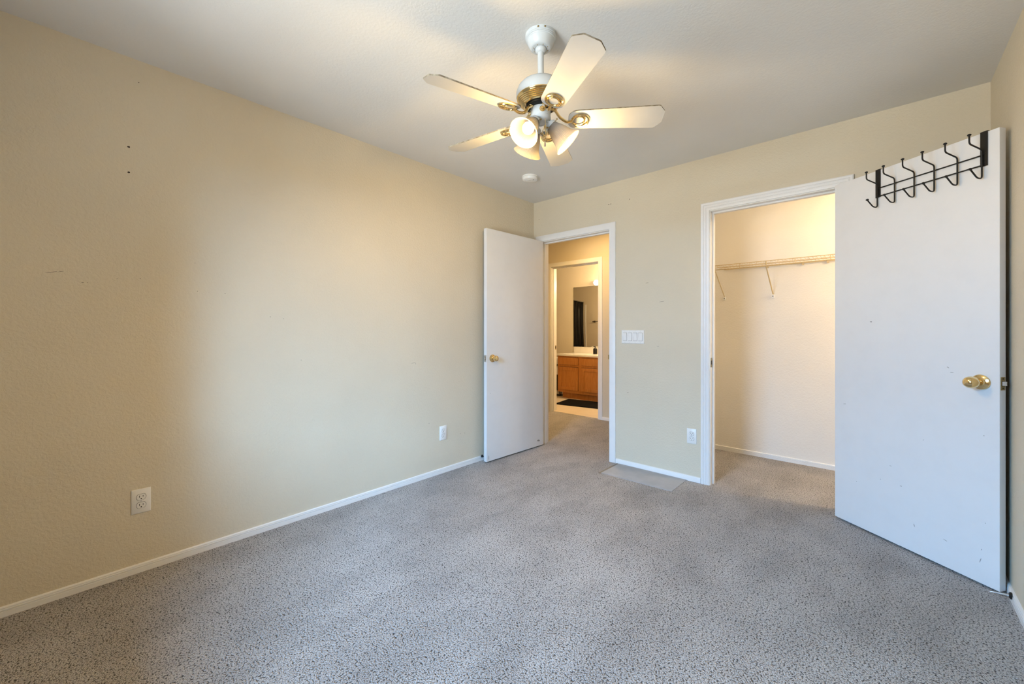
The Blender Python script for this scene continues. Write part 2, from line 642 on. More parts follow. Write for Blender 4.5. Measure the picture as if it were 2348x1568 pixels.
base_y('baseboard_left', -L, -0.001, 0.0, 1, 'grooved white baseboard along the long left wall')
base_y('baseboard_right', -L, -0.001, W, -1, 'short grooved baseboard at the right edge beside the doorstop')
FLAT = [(0, 0), (0.013, 0), (0.013, 0.034), (0.010, 0.039), (0, 0.040)]
base_x('baseboard_back', D1[1] + 0.061, D2[0] - 0.0605, 0.0, -1, 'plain white baseboard between the two door frames', prof=FLAT)
base_x('baseboard_closet', CX0, CX1, CY, -1, 'grooved baseboard along the closet back wall')
base_x('baseboard_hall', D3[1] + 0.0575, HX1, HY, -1, 'short hall baseboard right of the bathroom doorway', prof=FLAT)

# --- door frames
CASE_FLAT = [(0, 0), (0, 0.012), (0.004, 0.015), (0.052, 0.015), (0.058, 0.011), (0.058, 0)]
CASE_RIB = [(0, 0), (0, 0.009), (0.003, 0.011), (0.016, 0.012), (0.018, 0.0095), (0.021, 0.0095), (0.023, 0.013), (0.034, 0.014),
            (0.036, 0.011), (0.039, 0.011), (0.042, 0.016), (0.052, 0.0175), (0.058, 0.014), (0.060, 0.006), (0.060, 0)]


def door_frame(name, op, y0, y1, prof, label, strike_side, stop_y, both=False):
    """op: casing edges; jamb lining between y0 (room face) and y1 with a door stop strip"""
    xl, xr, zt = op
    r = empty(name, (0, 0, 0), label=label, cat='door frame', kind='structure')
    mb = MB()
    mb.frame3(xl, xr, zt, prof, lambda x, h, z: (x, y0 - h, z))
    mb.build('casing', 'trim', r)
    if both:
        mb = MB()
        mb.frame3(xl, xr, zt, prof, lambda x, h, z: (x, y1 + h, z))
        mb.build('casing', 'trim', r)
    j = 0.006
    mb = MB()
    mb.box((xl, y0 - 0.001, 0), (xl + j, y1 + 0.001, zt - j), bevel=0.001)
    mb.box((xr - j, y0 - 0.001, 0), (xr, y1 + 0.001, zt - j), bevel=0.001)
    mb.box((xl, y0 - 0.001, zt - j), (xr, y1 + 0.001, zt), bevel=0.001)
    mb.build('jamb', 'trim', r)
    mb = MB()
    s0, s1, t = stop_y, stop_y + 0.036, 0.011
    mb.box((xl + j, s0, 0), (xl + j + t, s1, zt - j - t), bevel=0.002)
    mb.box((xr - j - t, s0, 0), (xr - j, s1, zt - j - t), bevel=0.002)
    mb.box((xl + j, s0, zt - j - t), (xr - j, s1, zt - j), bevel=0.002)
    mb.build('door_stop', 'trim', r)
    return r


f1 = door_frame('trim_1', D1, 0.0, T, CASE_FLAT, 'plain white frame of the bedroom doorway beside the light switches', 1, 0.042, True)
f2 = door_frame('trim_2', D2, 0.0, T, CASE_RIB, 'ribbed white frame around the closet opening', 0, 0.042)
f3 = door_frame('trim_3', D3, HY, HY + T, CASE_FLAT, 'white bathroom door frame seen through the bedroom doorway', 0, HY + 0.03)
# strike plates on the jambs
mb = MB()
mb.box((D1[1] - 0.0075, 0.004, 0.885), (D1[1] - 0.0058, 0.034, 0.945), bevel=0.0006)
mb.box((D1[1] - 0.0078, 0.010, 0.902), (D1[1] - 0.0074, 0.026, 0.928), 1)
mb.box((D1[1] - 0.009, -0.0165, 0.895), (D1[1] + 0.001, 0.006, 0.935), 0, 0.0008)
mb.build('strike_plate', ['brass_dull', 'slot'], f1)
mb = MB()
mb.box((D2[0] + 0.0058, 0.004, 0.875), (D2[0] + 0.0078, 0.036, 0.945), bevel=0.0006)
mb.box((D2[0] + 0.0074, 0.010, 0.895), (D2[0] + 0.0084, 0.028, 0.925), 1)
mb.build('strike_plate', ['brass_dull', 'slot'], f2)
mb = MB()
mb.box((D3[0] + 0.0058, HY + 0.070, 0.87), (D3[0] + 0.0078, HY + 0.105, 0.93), bevel=0.0006)
mb.box((D3[0] + 0.0074, HY + 0.080, 0.885), (D3[0] + 0.0084, HY + 0.096, 0.915), 1)
mb.build('strike_plate', ['brass_dull', 'slot'], f3)


# ------------------------------------------------------------------ doors
def knob_parts(parent, x, y, z, s, egg=False):
    """s = +1 / -1: side of the leaf the knob stands on"""
    mb = MB()
    mb.lathe([(0.0, 0), (0.033, 0), (0.034, 0.003), (0.032, 0.007), (0.026, 0.010), (0.022, 0.011), (0.017, 0.016), (0.0, 0.017)],
             (x, y, z), (0, s, 0), 40)
    ro = mb.build('knob_rosette', 'brass', parent)
    mb = MB()
    if egg:
        mb.lathe([(0.0, 0.012), (0.012, 0.012), (0.012, 0.028), (0.016, 0.034), (0.022, 0.041), (0.0255, 0.050), (0.0265, 0.058),
                  (0.0255, 0.067), (0.022, 0.075), (0.015, 0.081), (0.007, 0.084), (0.0, 0.0845)], (x, y, z), (0, s, 0), 40)
    else:
        mb.lathe([(0.0, 0.012), (0.012, 0.012), (0.0115, 0.026), (0.018, 0.032), (0.0255, 0.040), (0.0265, 0.048), (0.024, 0.056),
                  (0.017, 0.0605), (0.010, 0.0615), (0.0, 0.061)], (x, y, z), (0, s, 0), 40)
    mb.build('knob', 'brass', parent)


def hinge(parent, x, y, z, m='brass_dull'):
    mb = MB()
    mb.lathe([(0.0, -0.046), (0.0055, -0.046), (0.0055, -0.016), (0.005, -0.0155), (0.005, -0.0145), (0.0055, -0.014), (0.0055, 0.014), (0.005, 0.0145), (0.005, 0.0155),
              (0.0055, 0.016), (0.0055, 0.046), (0.003, 0.050), (0, 0.050)], (x, y, z), (0, 0, 1), 12)
    mb.build('hinge', m, parent)


def latch(parent, x, y, z, s, plate, bolt):
    mb = MB()
    mb.box((x, y - 0.0125, z - 0.029), (x + 0.0012, y + 0.0125, z + 0.029), 0, 0.0005)
    for dz in (-0.021, 0.021):
        mb.lathe([(0, 0), (0.0035, 0), (0.003, 0.0008), (0, 0.0008)], (x + 0.001, y, z + dz), (1, 0, 0), 10, 1)
    mb.box((x + 0.001, y - 0.0085, z - 0.011), (x + 0.0014, y + 0.0085, z + 0.011), 1)
    p = mb.build('latch_plate', plate, parent)
    mb = MB()
    pr = [(0.0, -0.0065), (0.011, -0.0065 if s < 0 else 0.002), (0.011, 0.0065 if s > 0 else -0.002), (0.0, 0.0065)]
    mb.prism([(a, b) for a, b in pr], lambda a, b: (x + a, y + b, z - 0.009), lambda a, b: (x + a, y + b, z + 0.009))
    mb.build('latch_bolt', bolt, p)


# bedroom door, swung open against the left wall
d1 = empty('door_1', (0.130, -0.012, 0), math.atan2(-0.9994, -0.0355), label='white flat bedroom door standing open along the left wall', cat='door', kind='structure')
mb = MB()
mb.box((0.0, -0.035, 0.012), (0.760, 0.0, 2.033), 0, 0.0015)
spots(mb, [(0.075, 0.065, .022, .010, 0), (0.06, 0.060, .008, .007, 0), (0.735, 0.045, .003, .018, 0), (0.715, .6, .002, .003, 0)], lambda p, q, h: (p, h, q))
mb.build('door_leaf', ['door', 'door_scuff'], d1)
knob_parts(d1, 0.694, 0.0, 0.905, 1)
latch(d1, 0.760, -0.0175, 0.905, -1, ['steel', 'slot'], 'steel')
for z in (0.25, 1.05, 1.85):
    hinge(d1, 0.001, -0.0385, z)

# closet door, swung out towards the right wall
A2 = math.atan2(-0.59957, 0.80032)
d2 = empty('door_2', (2.416, -0.040, 0), A2, label='white flat closet door standing open at right under the black hook rack', cat='door', kind='structure')
mb = MB()
mb.box((0.0, 0.0, 0.012), (0.742, 0.035, 2.040), 0, 0.0015)
dl = lambda p, q, h: (p, -h, q)
spots(mb, [(0.678, 0.115, .0013, .013, -.25), (0.682, 0.165, .0012, .005, -.2), (0.060, 0.71, .010, .0016, .25), (0.36, 0.33, .006, .0016, .1), (0.42, 0.15, .0016, .008, .3),
           (0.55, 0.14, .008, .0014, -.3), (0.695, 0.29, .002, .002, 0), (0.69, 0.68, .002, .002, 0), (0.13, 0.27, .002, .002, 0), (0.26, 0.33, .002, .002, 0),
           (0.56, 0.975, .006, .0015, -.6), (0.575, 0.952, .007, .0013, .1), (0.21, 1.20, .006, .003, 0), (0.31, .42, .006, .001, 0), (0.46, .60, .004, .001, .8)], dl)
mb.build('door_leaf', ['door', 'door_scuff'], d2)
knob_parts(d2, 0.680, 0.0, 0.920, -1, True)
latch(d2, 0.742, 0.0175, 0.920, 1, ['brass_dull', 'slot'], 'steel')
for z in (0.25, 1.05, 1.85):
    hinge(d2, 0.001, 0.0385, z)

# ------------------------------------------------------------------ hook rack over the closet door
rk = empty('hook_rack', (2.416, -0.040, 0), A2, label='black wire rack of six double hooks hung over the closet door top', cat='hook rack')
for u in (0.249, 0.692):
    mb = MB()
    w = 0.0125
    out = [(0.0370, 1.995), (0.0370, 2.0440), (-0.0045, 2.0440), (-0.0045, 1.888), (-0.0015, 1.888), (-0.0015, 2.0412), (0.0355, 2.0412), (0.0355, 1.995)]
    mb.prism(out, lambda y, z: (u - w, y, z), lambda y, z: (u + w, y, z))
    for z in (1.905, 1.945):
        mb.lathe([(0, 0), (0.003, 0), (0.0025, 0.0015), (0, 0.0018)], (u + 0.004, -0.0045, z), (0, -1, 0), 10)
    mb.build('bracket', 'black', rk)
for z in (1.938, 1.893):
    mb = MB()
    mb.tube([(0.249, -0.0075, z), (0.692, -0.0075, z)], 0.0031, 10)
    mb.build('rail', 'black', rk)


def arc(pts, r=0.012, n=5):
    """round the corners of a polyline"""
    P = [Vector(p) for p in pts]
    out = [P[0]]
    for i in range(1, len(P) - 1):
        a, b = (P[i - 1] - P[i]), (P[i + 1] - P[i])
        d = min(r, a.length * 0.45, b.length * 0.45)
        s, e = P[i] + a.normalized() * d, P[i] + b.normalized() * d
        for k in range(n + 1):
            t = k / n
            out.append((1 - t) ** 2 * s + 2 * t * (1 - t) * P[i] + t * t * e)
    out.append(P[-1])
    return out


for u in (0.252, 0.338, 0.428, 0.513, 0.603, 0.690):
    mb = MB()
    y = -0.0125
    path = arc([(u, -0.086, 2.018), (u, -0.086, 1.982), (u, y, 1.962), (u, y, 1.860)], 0.011)
    path = path[:-1] + arc([(u, y, 1.880), (u, y, 1.833), (u, y - 0.027, 1.833), (u, -0.079, 1.868)], 0.02)
    mb.tube(path, 0.0032, 10)
    hk = mb.build('hook', 'black', rk)
    for c in ((u, -0.086, 2.021), (u, -0.080, 1.870)):
        mb = MB()
        mb.sphere(c, 0.0072, sc=(1, 1, 0.75))
        mb.build('hook_knob', 'black', hk)

# ------------------------------------------------------------------ ceiling fan
FX, FY = 1.524, -1.827
fan = empty('ceiling_fan', (FX, FY, H), label='white and brass five-blade ceiling fan with three lit ribbed glass shades', cat='ceiling fan')


def Z(z):
    return z - H


mb = MB()
mb.lathe([(0.0, 0.0), (0.0672, 0.0), (0.0672, -0.012), (0.0660, -0.0135), (0.0640, -0.0145), (0.0650, -0.0165), (0.0645, -0.0185), (0.0620, -0.0195), (0.0628, -0.0215), (0.0620, -0.0235),
          (0.0598, -0.0250), (0.0575, -0.033), (0.0530, -0.044), (0.0470, -0.053), (0.0425, -0.0575), (0.0385, -0.0590), (0.0270, -0.0590), (0.0260, -0.0555), (0.0, -0.0555)], seg=48)
cn = mb.build('canopy', 'fanwhite', fan)
mb = MB()
mb.lathe([(0, -0.050), (0.0225, -0.052), (0.0250, -0.058), (0.0240, -0.066), (0.0200, -0.073), (0.0140, -0.077), (0, -0.077)], seg=32)
mb.build('hanger_ball', 'fanwhite', cn)
for k in range(8):
    a = 2 * PI * k / 8 + 0.2
    mb = MB()
    mb.lathe([(0, 0), (0.0024, 0), (0.0020, 0.0010), (0, 0.0012)], (0.0325 * math.cos(a), 0.0325 * math.sin(a), -0.0590), (0, 0, -1), 8)
    mb.build('screw', 'brass_dull', cn)
ca = math.radians(-51.9)
for da in (-0.16, 0.28):
    a = ca + da
    mb = MB()
    mb.lathe([(0, 0), (0.0042, 0), (0.0036, 0.0022), (0, 0.0026)], (0.0665 * math.cos(a), 0.0665 * math.sin(a), -0.0065), (math.cos(a), math.sin(a), 0), 10)
    mb.build('screw', 'brass_dull', cn)
mb = MB()
mb.lathe([(0, Z(2.37)), (0.0135, Z(2.37)), (0.0135, Z(2.232)), (0, Z(2.232))], seg=24)
mb.build('downrod', 'fanwhite', fan)
mb = MB()
mb.lathe([(0, Z(2.246)), (0.021, Z(2.246)), (0.023, Z(2.243)), (0.045, Z(2.240)), (0.066, Z(2.234)), (0.085, Z(2.224)), (0.099, Z(2.209)), (0.1065, Z(2.190)), (0.1070, Z(2.172)),
          (0.1045, Z(2.166)), (0.100, Z(2.166)), (0.0, Z(2.166))], seg=64)
mb.build('motor_housing', 'fanwhite', fan)
mb = MB()
pr = [(0.060, Z(2.168)), (0.1040, Z(2.168)), (0.1052, Z(2.163)), (0.1030, Z(2.159))]
r, z = 0.1005, 2.157
for k in range(5):
    pr += [(r, Z(z)), (r + 0.0016, Z(z - 0.0018)), (r, Z(z - 0.0036)), (r - 0.0032, Z(z - 0.0046))]
    r -= 0.0052; z -= 0.0050
pr += [(r, Z(z)), (r - 0.006, Z(z - 0.001)), (r - 0.008, Z(z + 0.004)), (0.058, Z(z + 0.004))]
mb.lathe(pr, seg=64, cap=False)
mb.build('motor_band', 'brass', fan)
mb = MB()
mb.lathe([(0, Z(2.140)), (0.0640, Z(2.140)), (0.0640, Z(2.124)), (0.058, Z(2.120)), (0, Z(2.120))], seg=48)
mb.build('flywheel', 'black', fan)
mb = MB()
mb.lathe([(0, Z(2.122)), (0.0395, Z(2.122)), (0.0425, Z(2.119)), (0.0430, Z(2.086)), (0.0415, Z(2.084)), (0.0415, Z(2.0825)), (0.0435, Z(2.0815)), (0.0435, Z(2.072)), (0.040, Z(2.066)), (0.028, Z(2.060)),
          (0.018, Z(2.052)), (0, Z(2.050))], seg=48)
sh = mb.build('switch_housing', 'fanwhite', fan)
# oval brass emblem on the switch housing, facing the room
mb = MB()
ea = math.radians(-51.9 + 9)
mb.lathe([(0, 0.0), (0.0125, 0.0), (0.0122, 0.0022), (0.0105, 0.0026), (0.0098, 0.0018), (0.0, 0.0022)], (0.0425 * math.cos(ea), 0.0425 * math.sin(ea), Z(2.099)), (math.cos(ea), math.sin(ea), 0.02), 24)
for k in range(5):
    t = 2 * PI * k / 5
    tx, tz = 0.0055 * math.cos(t), 0.0055 * math.sin(t)
    mb.tube([(0.0452 * math.cos(ea) - tx * math.sin(ea) * s, 0.0452 * math.sin(ea) + tx * math.cos(ea) * s, Z(2.099) + tz * s) for s in (0.3, 0.7, 1.1)], 0.0011, 6)
mb.build('emblem', 'brass', sh)

# blades: (z, azimuth, pitch, tip radius) as the photo shows each one
BL = [(2.0840, -105.28, 15.5, 0.525), (2.0690, -33.74, 13.2, 0.520), (2.0674, 38.27, 15.6, 0.523), (2.0776, 114.7, 9.6, 0.525), (2.069, 186.86, 10.6, 0.525)]


def blade_outline():
    h0, h1, c, r0, r1 = 0.050, 0.0615, 0.028, 0.120, 0.525
    pts = []
    for k in range(7):
        t = -PI / 2 - (PI / 2) * k / 6
        pts.append((r0 + 0.040 + 0.040 * math.cos(t), -(h0 - 0.035) + 0.035 * math.sin(t)))
    pts2 = [(a, -b) for a, b in pts][::-1]
    tip = [(r1 - 0.010, h1), (r1 - c, h1)]
    tip = [(r1 - c - 0.004, h1), (r1 - c + 0.002, h1 - 0.0015), (r1 - 0.0015, h1 - c - 0.002), (r1, h1 - c - 0.006)]
    return pts + pts2 + tip + [(a, -b) for a, b in tip][::-1]


OUT = blade_outline()
for z, az, pit, rt in BL:
    a = math.radians(az)
    R, Tn = Vector((math.cos(a), math.sin(a), 0)), Vector((-math.sin(a), math.cos(a), 0))
    p = math.radians(pit)
    U = Tn * math.cos(p) - Vector((0, 0, 1)) * math.sin(p)
    N = R.cross(U).normalized()
    if N.z < 0: N = -N
    o = Vector((0, 0, Z(z)))
    k = rt / 0.525
    mb = MB()
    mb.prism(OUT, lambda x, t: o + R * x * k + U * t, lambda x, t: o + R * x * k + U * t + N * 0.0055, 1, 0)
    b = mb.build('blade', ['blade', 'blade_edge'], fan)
    # brass blade iron: arm from the flywheel, then two nested rings under the blade
    mb = MB()
    q = lambda x, t, h: o + R * x + U * t + N * h
    mb.tube(arc([Vector((0, 0, Z(2.119))) + R * 0.048, Vector((0, 0, Z(2.110))) + R * 0.064, Vector((0, 0, Z(2.078))) + R * 0.084, q(0.114, 0, -0.012), q(0.136, 0, -0.005)], 0.02), 0.0062, 10)
    mb.lathe([(0, 0.0), (0.011, 0.0), (0.011, 0.004), (0, 0.004)], Vector((0, 0, Z(2.1165))) + R * 0.050, (0, 0, 1), 14)
    for cx, rr, th in ((0.171, 0.036, 0.0055), (0.163, 0.0265, 0.0038)):
        mb.tube([q(cx - rr * 0.98 * math.cos(2 * PI * s / 28), rr * math.sin(2 * PI * s / 28) * 0.92, -0.0045) for s in range(28)], th, 8, closed=True)
    mb.build('blade_iron', 'brass', b)

# light kit
camf = Vector((-math.sin(math.radians(42.17)), math.cos(math.radians(42.17)), 0))
camr = Vector((math.cos(math.radians(42.17)), math.sin(math.radians(42.17)), 0))
SHADE = [(0.0215, 0.000), (0.0235, 0.004), (0.0250, 0.012), (0.0300, 0.024), (0.0360, 0.038), (0.0400, 0.052), (0.0430, 0.066), (0.0470, 0.080), (0.0530, 0.092), (0.0600, 0.102), (0.0645, 0.107)]
for az in (-41, 88, 208):
    t = math.radians(az)
    d = -camf * math.cos(t) + camr * math.sin(t)
    ax = (d * 0.70 + Vector((0, 0, -0.72))).normalized()
    base = d * 0.040 + Vector((0, 0, Z(2.052)))
    mb = MB()
    mb.tube(arc([d * 0.016 + Vector((0, 0, Z(2.064))), d * 0.030 + Vector((0, 0, Z(2.063))), base], 0.01), 0.0095, 14)
    mb.lathe([(0, -0.006), (0.017, -0.006), (0.0245, 0.000), (0.0265, 0.006), (0.0265, 0.012), (0.0235, 0.012), (0.0, 0.006)], base, ax, 28)
    so = mb.build('lamp_socket', 'fanwhite', fan)
    for k in range(3):
        mb = MB()
        q = Vector((0, 0, 1)).rotation_difference(ax).to_matrix()
        e = q @ Vector((math.cos(2 * PI * k / 3), math.sin(2 * PI * k / 3), 0))
        mb.lathe([(0, 0.024), (0.0016, 0.024), (0.0016, 0.033), (0.0036, 0.033), (0.0036, 0.038), (0, 0.038)], base + ax * 0.009, e, 8)
        mb.build('thumb_screw', 'brass_dull', so)
    s0 = base + ax * 0.006
    mb = MB()
    prof = SHADE + [(r - 0.0022, h) for r, h in SHADE[::-1]]
    mb.lathe(prof, s0, ax, 260, rib=(52, 0.0008), cap=False)
    sd = mb.build('lamp_shade', 'shade', fan, sharp=80)
    mb = MB()
    mb.lathe([(0, 0.006), (0.012, 0.008), (0.013, 0.020), (0.016, 0.032), (0.022, 0.046), (0.0255, 0.058), (0.0250, 0.068), (0.020, 0.078), (0.011, 0.084), (0, 0.086)], s0, ax, 20)
    bo = mb.build('light_bulb', 'bulb', fan)
    bo.visible_shadow = True
    lamp('bulb_light', s0 + ax * 0.165, FAN_W, WARM, 0.03, fan)
    sl = bpy.data.lights.new('shade_mouth_light', 'SPOT')
    sl.energy, sl.color, sl.shadow_soft_size = SPOT_W, SPOT_C, 0.03
    sl.spot_size, sl.spot_blend = math.radians(132), 0.7
    so_ = bpy.data.objects.new('shade_mouth_light', sl)
    so_.location = s0 + ax * 0.112
    so_.rotation_euler = ax.to_track_quat('-Z', 'Y').to_euler()
    C.objects.link(so_)
    so_.parent = fan
# pull chains
mb = MB()
pc = -camf * 0.030 + camr * 0.016
P0 = Vector((0, 0, 0)) + pc
mb.tube([P0 + Vector((0, 0, Z(2.070))), P0 + Vector((0, 0, Z(2.02))) + camr * 0.003, P0 + Vector((0, 0, Z(1.966)))], 0.0010, 6)
c0 = P0 + Vector((0, 0, Z(2.006)))
mb.tube([c0 + camr * (0.004 + 0.014 * math.cos(s)) + Vector((0, 0, 0.018 * math.sin(s))) for s in [PI * (0.55 + 0.95 * k / 12) for k in range(13)]], 0.0015, 8)
ch = mb.build('pull_chain', 'brass', fan)
mb = MB()
mb.lathe([(0, 0.0), (0.0015, 0.0), (0.0022, -0.005), (0.0040, -0.013), (0.0046, -0.019), (0.0036, -0.025), (0, -0.027)], P0 + Vector((0, 0, Z(1.967))), (0, 0, 1), 16)
mb.build('pull_knob', 'steel', ch)

# ------------------------------------------------------------------ smoke detector
sm = empty('smoke_detector', (0.440, -0.593, H), label='small round white smoke detector on the ceiling past the fan', cat='smoke detector')
mb = MB()
mb.lathe([(0, 0), (0.066, 0), (0.066, -0.006), (0.063, -0.008), (0.0, -0.008)], seg=48)
mb.build('mounting_plate', 'plastic', sm)
mb = MB()
mb.lathe([(0, -0.008), (0.0615, -0.008), (0.0635, -0.011), (0.0630, -0.024), (0.0590, -0.031), (0.0520, -0.034), (0.030, -0.0345), (0.028, -0.0365), (0.0, -0.0365)], seg=48)
bd = mb.build('detector_body', 'plastic', sm)
mb = MB()
mb.lathe([(0, 0), (0.0085, 0), (0.008, -0.003), (0, -0.0035)], (-0.02, -0.034, -0.0342), (0, 0, 1), 16, 0)
mb.build('test_button', 'plastic', bd)
mb = MB()
mb.lathe([(0, 0), (0.0030, 0), (0.0028, -0.0008), (0, -0.001)], (0.012, -0.012, -0.0362), (0, 0, 1), 12, 0)
mb.build('indicator', 'slot', bd)
mb = MB()
mb.box((0.030, -0.001, -0.0352), (0.044, 0.004, -0.0340), 0)
mb.build('vent_slot', 'slot', bd)


# ------------------------------------------------------------------ outlets and switches
def outlet(loc, rz, label, w=0.070, h=0.114):
    r = empty('wall_outlet', loc, rz, label=label, cat='electrical outlet', group='duplex outlets on the bedroom walls')
    mb = MB()
    # plate lies in local xz, facing -y
    a, b = w / 2, h / 2
    i = 0.004
    mb.prism([(-a, -b), (a, -b), (a, b), (-a, b)], lambda x, z: (x, 0, z), lambda x, z: (x * (1 - 0.0), -0.0035, z), 0)
    vs = [(-a, -b), (a, -b), (a, b), (-a, b)]
    mb.prism(vs, lambda x, z: (x, -0.0035, z), lambda x, z: (x - math.copysign(i, x), -0.0062, z - math.copysign(i, z)), 0)
    mb.build('face_plate', 'plastic', r)
    for s in (-1, 1):
        zc = s * 0.0195
        n, pts, pts2 = 36, [], []
        for k in range(n):
            t = 2 * PI * k / n
            x, z = 0.0170 * math.cos(t), 0.0170 * math.sin(t)
            z = max(-0.0135, min(0.0135, z))
            pts.append((x, z)); pts2.append((x * 1.07, z * 1.075))
        mb = MB()
        mb.prism(pts2, lambda x, z: (x, -0.0060, zc + z), lambda x, z: (x, -0.00655, zc + z), 1)
        mb.prism(pts, lambda x, z: (x, -0.0060, zc + z), lambda x, z: (x, -0.0080, zc + z), 0)
        for x, hh in ((-0.0064, 0.0046), (0.0064, 0.0038)):
            mb.box((x - 0.0011, -0.0083, zc + 0.0032 - hh), (x + 0.0011, -0.0079, zc + 0.0032 + hh), 1)
        mb.lathe([(0, 0), (0.0026, 0), (0.0026, 0.0003), (0, 0.0003)], (0, -0.0080, zc - 0.0078), (0, -1, 0), 12, 1)
        mb.build('receptacle', ['plastic', 'slot'], r)
    mb = MB()
    mb.lathe([(0, 0), (0.0030, 0), (0.0026, 0.0010), (0, 0.0012)], (0, -0.0061, 0), (0, -1, 0), 12)
    mb.build('screw', 'steel', r)
    return r


outlet((0.0, -2.977, 0.338), PI / 2, 'white duplex outlet nearest the viewer, low on the shaded left wall')
outlet((0.0, -1.162, 0.321), PI / 2, 'white duplex outlet low on the left wall near the open bedroom door')
outlet((1.554, 0.0, 0.342), 0.0, 'white duplex outlet low on the back wall beside the closet frame')

sw = empty('light_switch', (1.0745, 0.0, 1.0945), label='white four-gang rocker switch plate between the two doorways', cat='light switch')
mb = MB()
a, b = 0.1005, 0.0565
vs = [(-a, -b), (a, -b), (a, b), (-a, b)]
mb.prism(vs, lambda x, z: (x, 0, z), lambda x, z: (x, -0.0035, z))
mb.prism(vs, lambda x, z: (x, -0.0035, z), lambda x, z: (x - math.copysign(0.004, x), -0.0065, z - math.copysign(0.004, z)))
for k in range(4):
    x = -0.069 + 0.046 * k
    for z in (-0.048, 0.048):
        mb.lathe([(0, 0), (0.0026, 0), (0.0022, 0.0009), (0, 0.001)], (x, -0.0064, z), (0, -1, 0), 10, 1)
mb.build('switch_plate', ['plastic', 'steel'], sw)
for k in range(4):
    x = -0.069 + 0.046 * k
    mb = MB()
    mb.box((x - 0.0175, -0.0068, -0.0345), (x + 0.0175, -0.0062, 0.0345), 1)
    t = 0.004 if k in (0, 2) else -0.004
    pr = [(-0.0325, -0.0064), (0.0325, -0.0064), (0.0325, -0.0085 - max(0, t)), (0.0, -0.0088), (-0.0325, -0.0085 - max(0, -t))]
    mb.prism(pr, lambda z, y: (x - 0.0160, y, z), lambda z, y: (x + 0.0160, y, z), 0)
    mb.build('rocker', ['plastic', 'groove'], sw)

# ------------------------------------------------------------------ doorstops
ds = empty('door_stop', (0.012, -0.742, 0.040), label='small black doorstop on the left baseboard behind the bedroom door', cat='doorstop')
mb = MB()
mb.lathe([(0, 0), (0.011, 0), (0.012, 0.003), (0.010, 0.007), (0.004, 0.009), (0, 0.009)], (0, 0, 0), (1, 0, 0), 20)
mb.build('base', 'rubber', ds)
mb = MB()
mb.tube([(0.008, 0, 0), (0.045, 0, 0)], 0.0035, 10)
rod = mb.build('rod', 'black', ds)
mb = MB()
mb.lathe([(0, 0.043), (0.007, 0.043), (0.008, 0.050), (0.006, 0.054), (0, 0.055)], (0, 0, 0), (1, 0, 0), 16)
mb.build('tip', 'rubber', rod)

ds = empty('door_stop', (W - 0.012, -0.535, 0.030), label='metal doorstop sticking out of the right baseboard in front of the closet door', cat='doorstop')
mb = MB()
mb.lathe([(0, 0), (0.014, 0), (0.014, 0.004), (0.010, 0.007), (0.006, 0.008), (0, 0.008)], (0, 0, 0), (-1, 0, 0), 20)
mb.build('base', 'black', ds)
mb = MB()
mb.lathe([(0, 0.006), (0.0060, 0.006), (0.0052, 0.02), (0.0036, 0.045), (0.0022, 0.058), (0.001, 0.062), (0, 0.062)], (0, 0, 0), (-1, 0, -0.10), 16)
mb.build('rod', 'steel', ds)

# ------------------------------------------------------------------ bare patch in the carpet
mb = MB()
mb.box((0.955, -0.315, 0.0), (1.520, -0.014, 0.004), 0, 0.0015)
mb.box((0.935, -0.33, 0.0), (0.953, -0.016, 0.0022), 1)
tag(mb.build('floor_patch', ['patch', 'groove']), 'smooth flat grey patch in the carpet between the two door frames', 'floor patch')

# ------------------------------------------------------------------ closet shelf
SX0, SX1, SY0, SY1, SZ = 1.513, 2.98, 0.720, CY - 0.004, 1.730
cs = empty('wire_shelf', (SX0, SY1, SZ), label='cream ventilated wire shelf on the closet back wall', cat='wire shelf')
sx = lambda x, y, z: (x - SX0, y - SY1, z - SZ)
mb = MB()
for y, z, r in ((SY0, SZ, 0.0032), (SY0, SZ - 0.019, 0.0020), (SY0, SZ - 0.038, 0.0036), (SY0 + 0.15, SZ - 0.004, 0.0028), (SY1 - 0.006, SZ - 0.004, 0.0032)):
    mb.tube([sx(SX0, y, z), sx(SX1, y, z)], r, 8)
x = SX0
k = 0
while x <= SX1 + 0.001:
    mb.tube([sx(x, SY1 - 0.004, SZ), sx(x, SY0, SZ), sx(x, SY0 - 0.001, SZ - 0.019)] if k % 2 else [sx(x, SY1 - 0.004, SZ), sx(x, SY0, SZ)], 0.0013, 6)
    x += 0.0254
    k += 1
for x in (SX0, 1.716, 1.915, 2.115, 2.34, 2.60, 2.85):
    mb.tube([sx(x, SY0, SZ), sx(x, SY0, SZ - 0.038)], 0.0030, 8)
mb.build('wire_grid', 'beige_wire', cs)
for x in (1.516, 1.913, 2.62):
    mb = MB()
    e = (x, SY1 - 0.006, 1.470)
    mb.tube([sx(x, SY0, SZ - 0.004), sx(x, SY0 + 0.002, SZ - 0.042), sx(*e)], 0.0052 if x > 1.6 else 0.0038, 8)
    br = mb.build('shelf_brace', 'beige_wire', cs)
    mb = MB()
    mb.box(sx(x - 0.011, SY1 - 0.012, 1.436), sx(x + 0.011, SY1 + 0.004, 1.468), 0, 0.003)
    mb.lathe([(0, 0), (0.0045, 0), (0.004, 0.002), (0, 0.0024)], sx(x, SY1 - 0.012, 1.453), (0, -1, 0), 10, 1)
    mb.build('wall_clip', ['cream_cap', 'slot'], br)
for x in (1.87, 2.13, 2.30, 2.55):
    mb = MB()
    mb.box(sx(x - 0.008, SY1 - 0.012, SZ - 0.022), sx(x + 0.008, SY1 + 0.004, SZ + 0.004), 0, 0.002)
    mb.build('shelf_clip', 'beige_wire', cs)

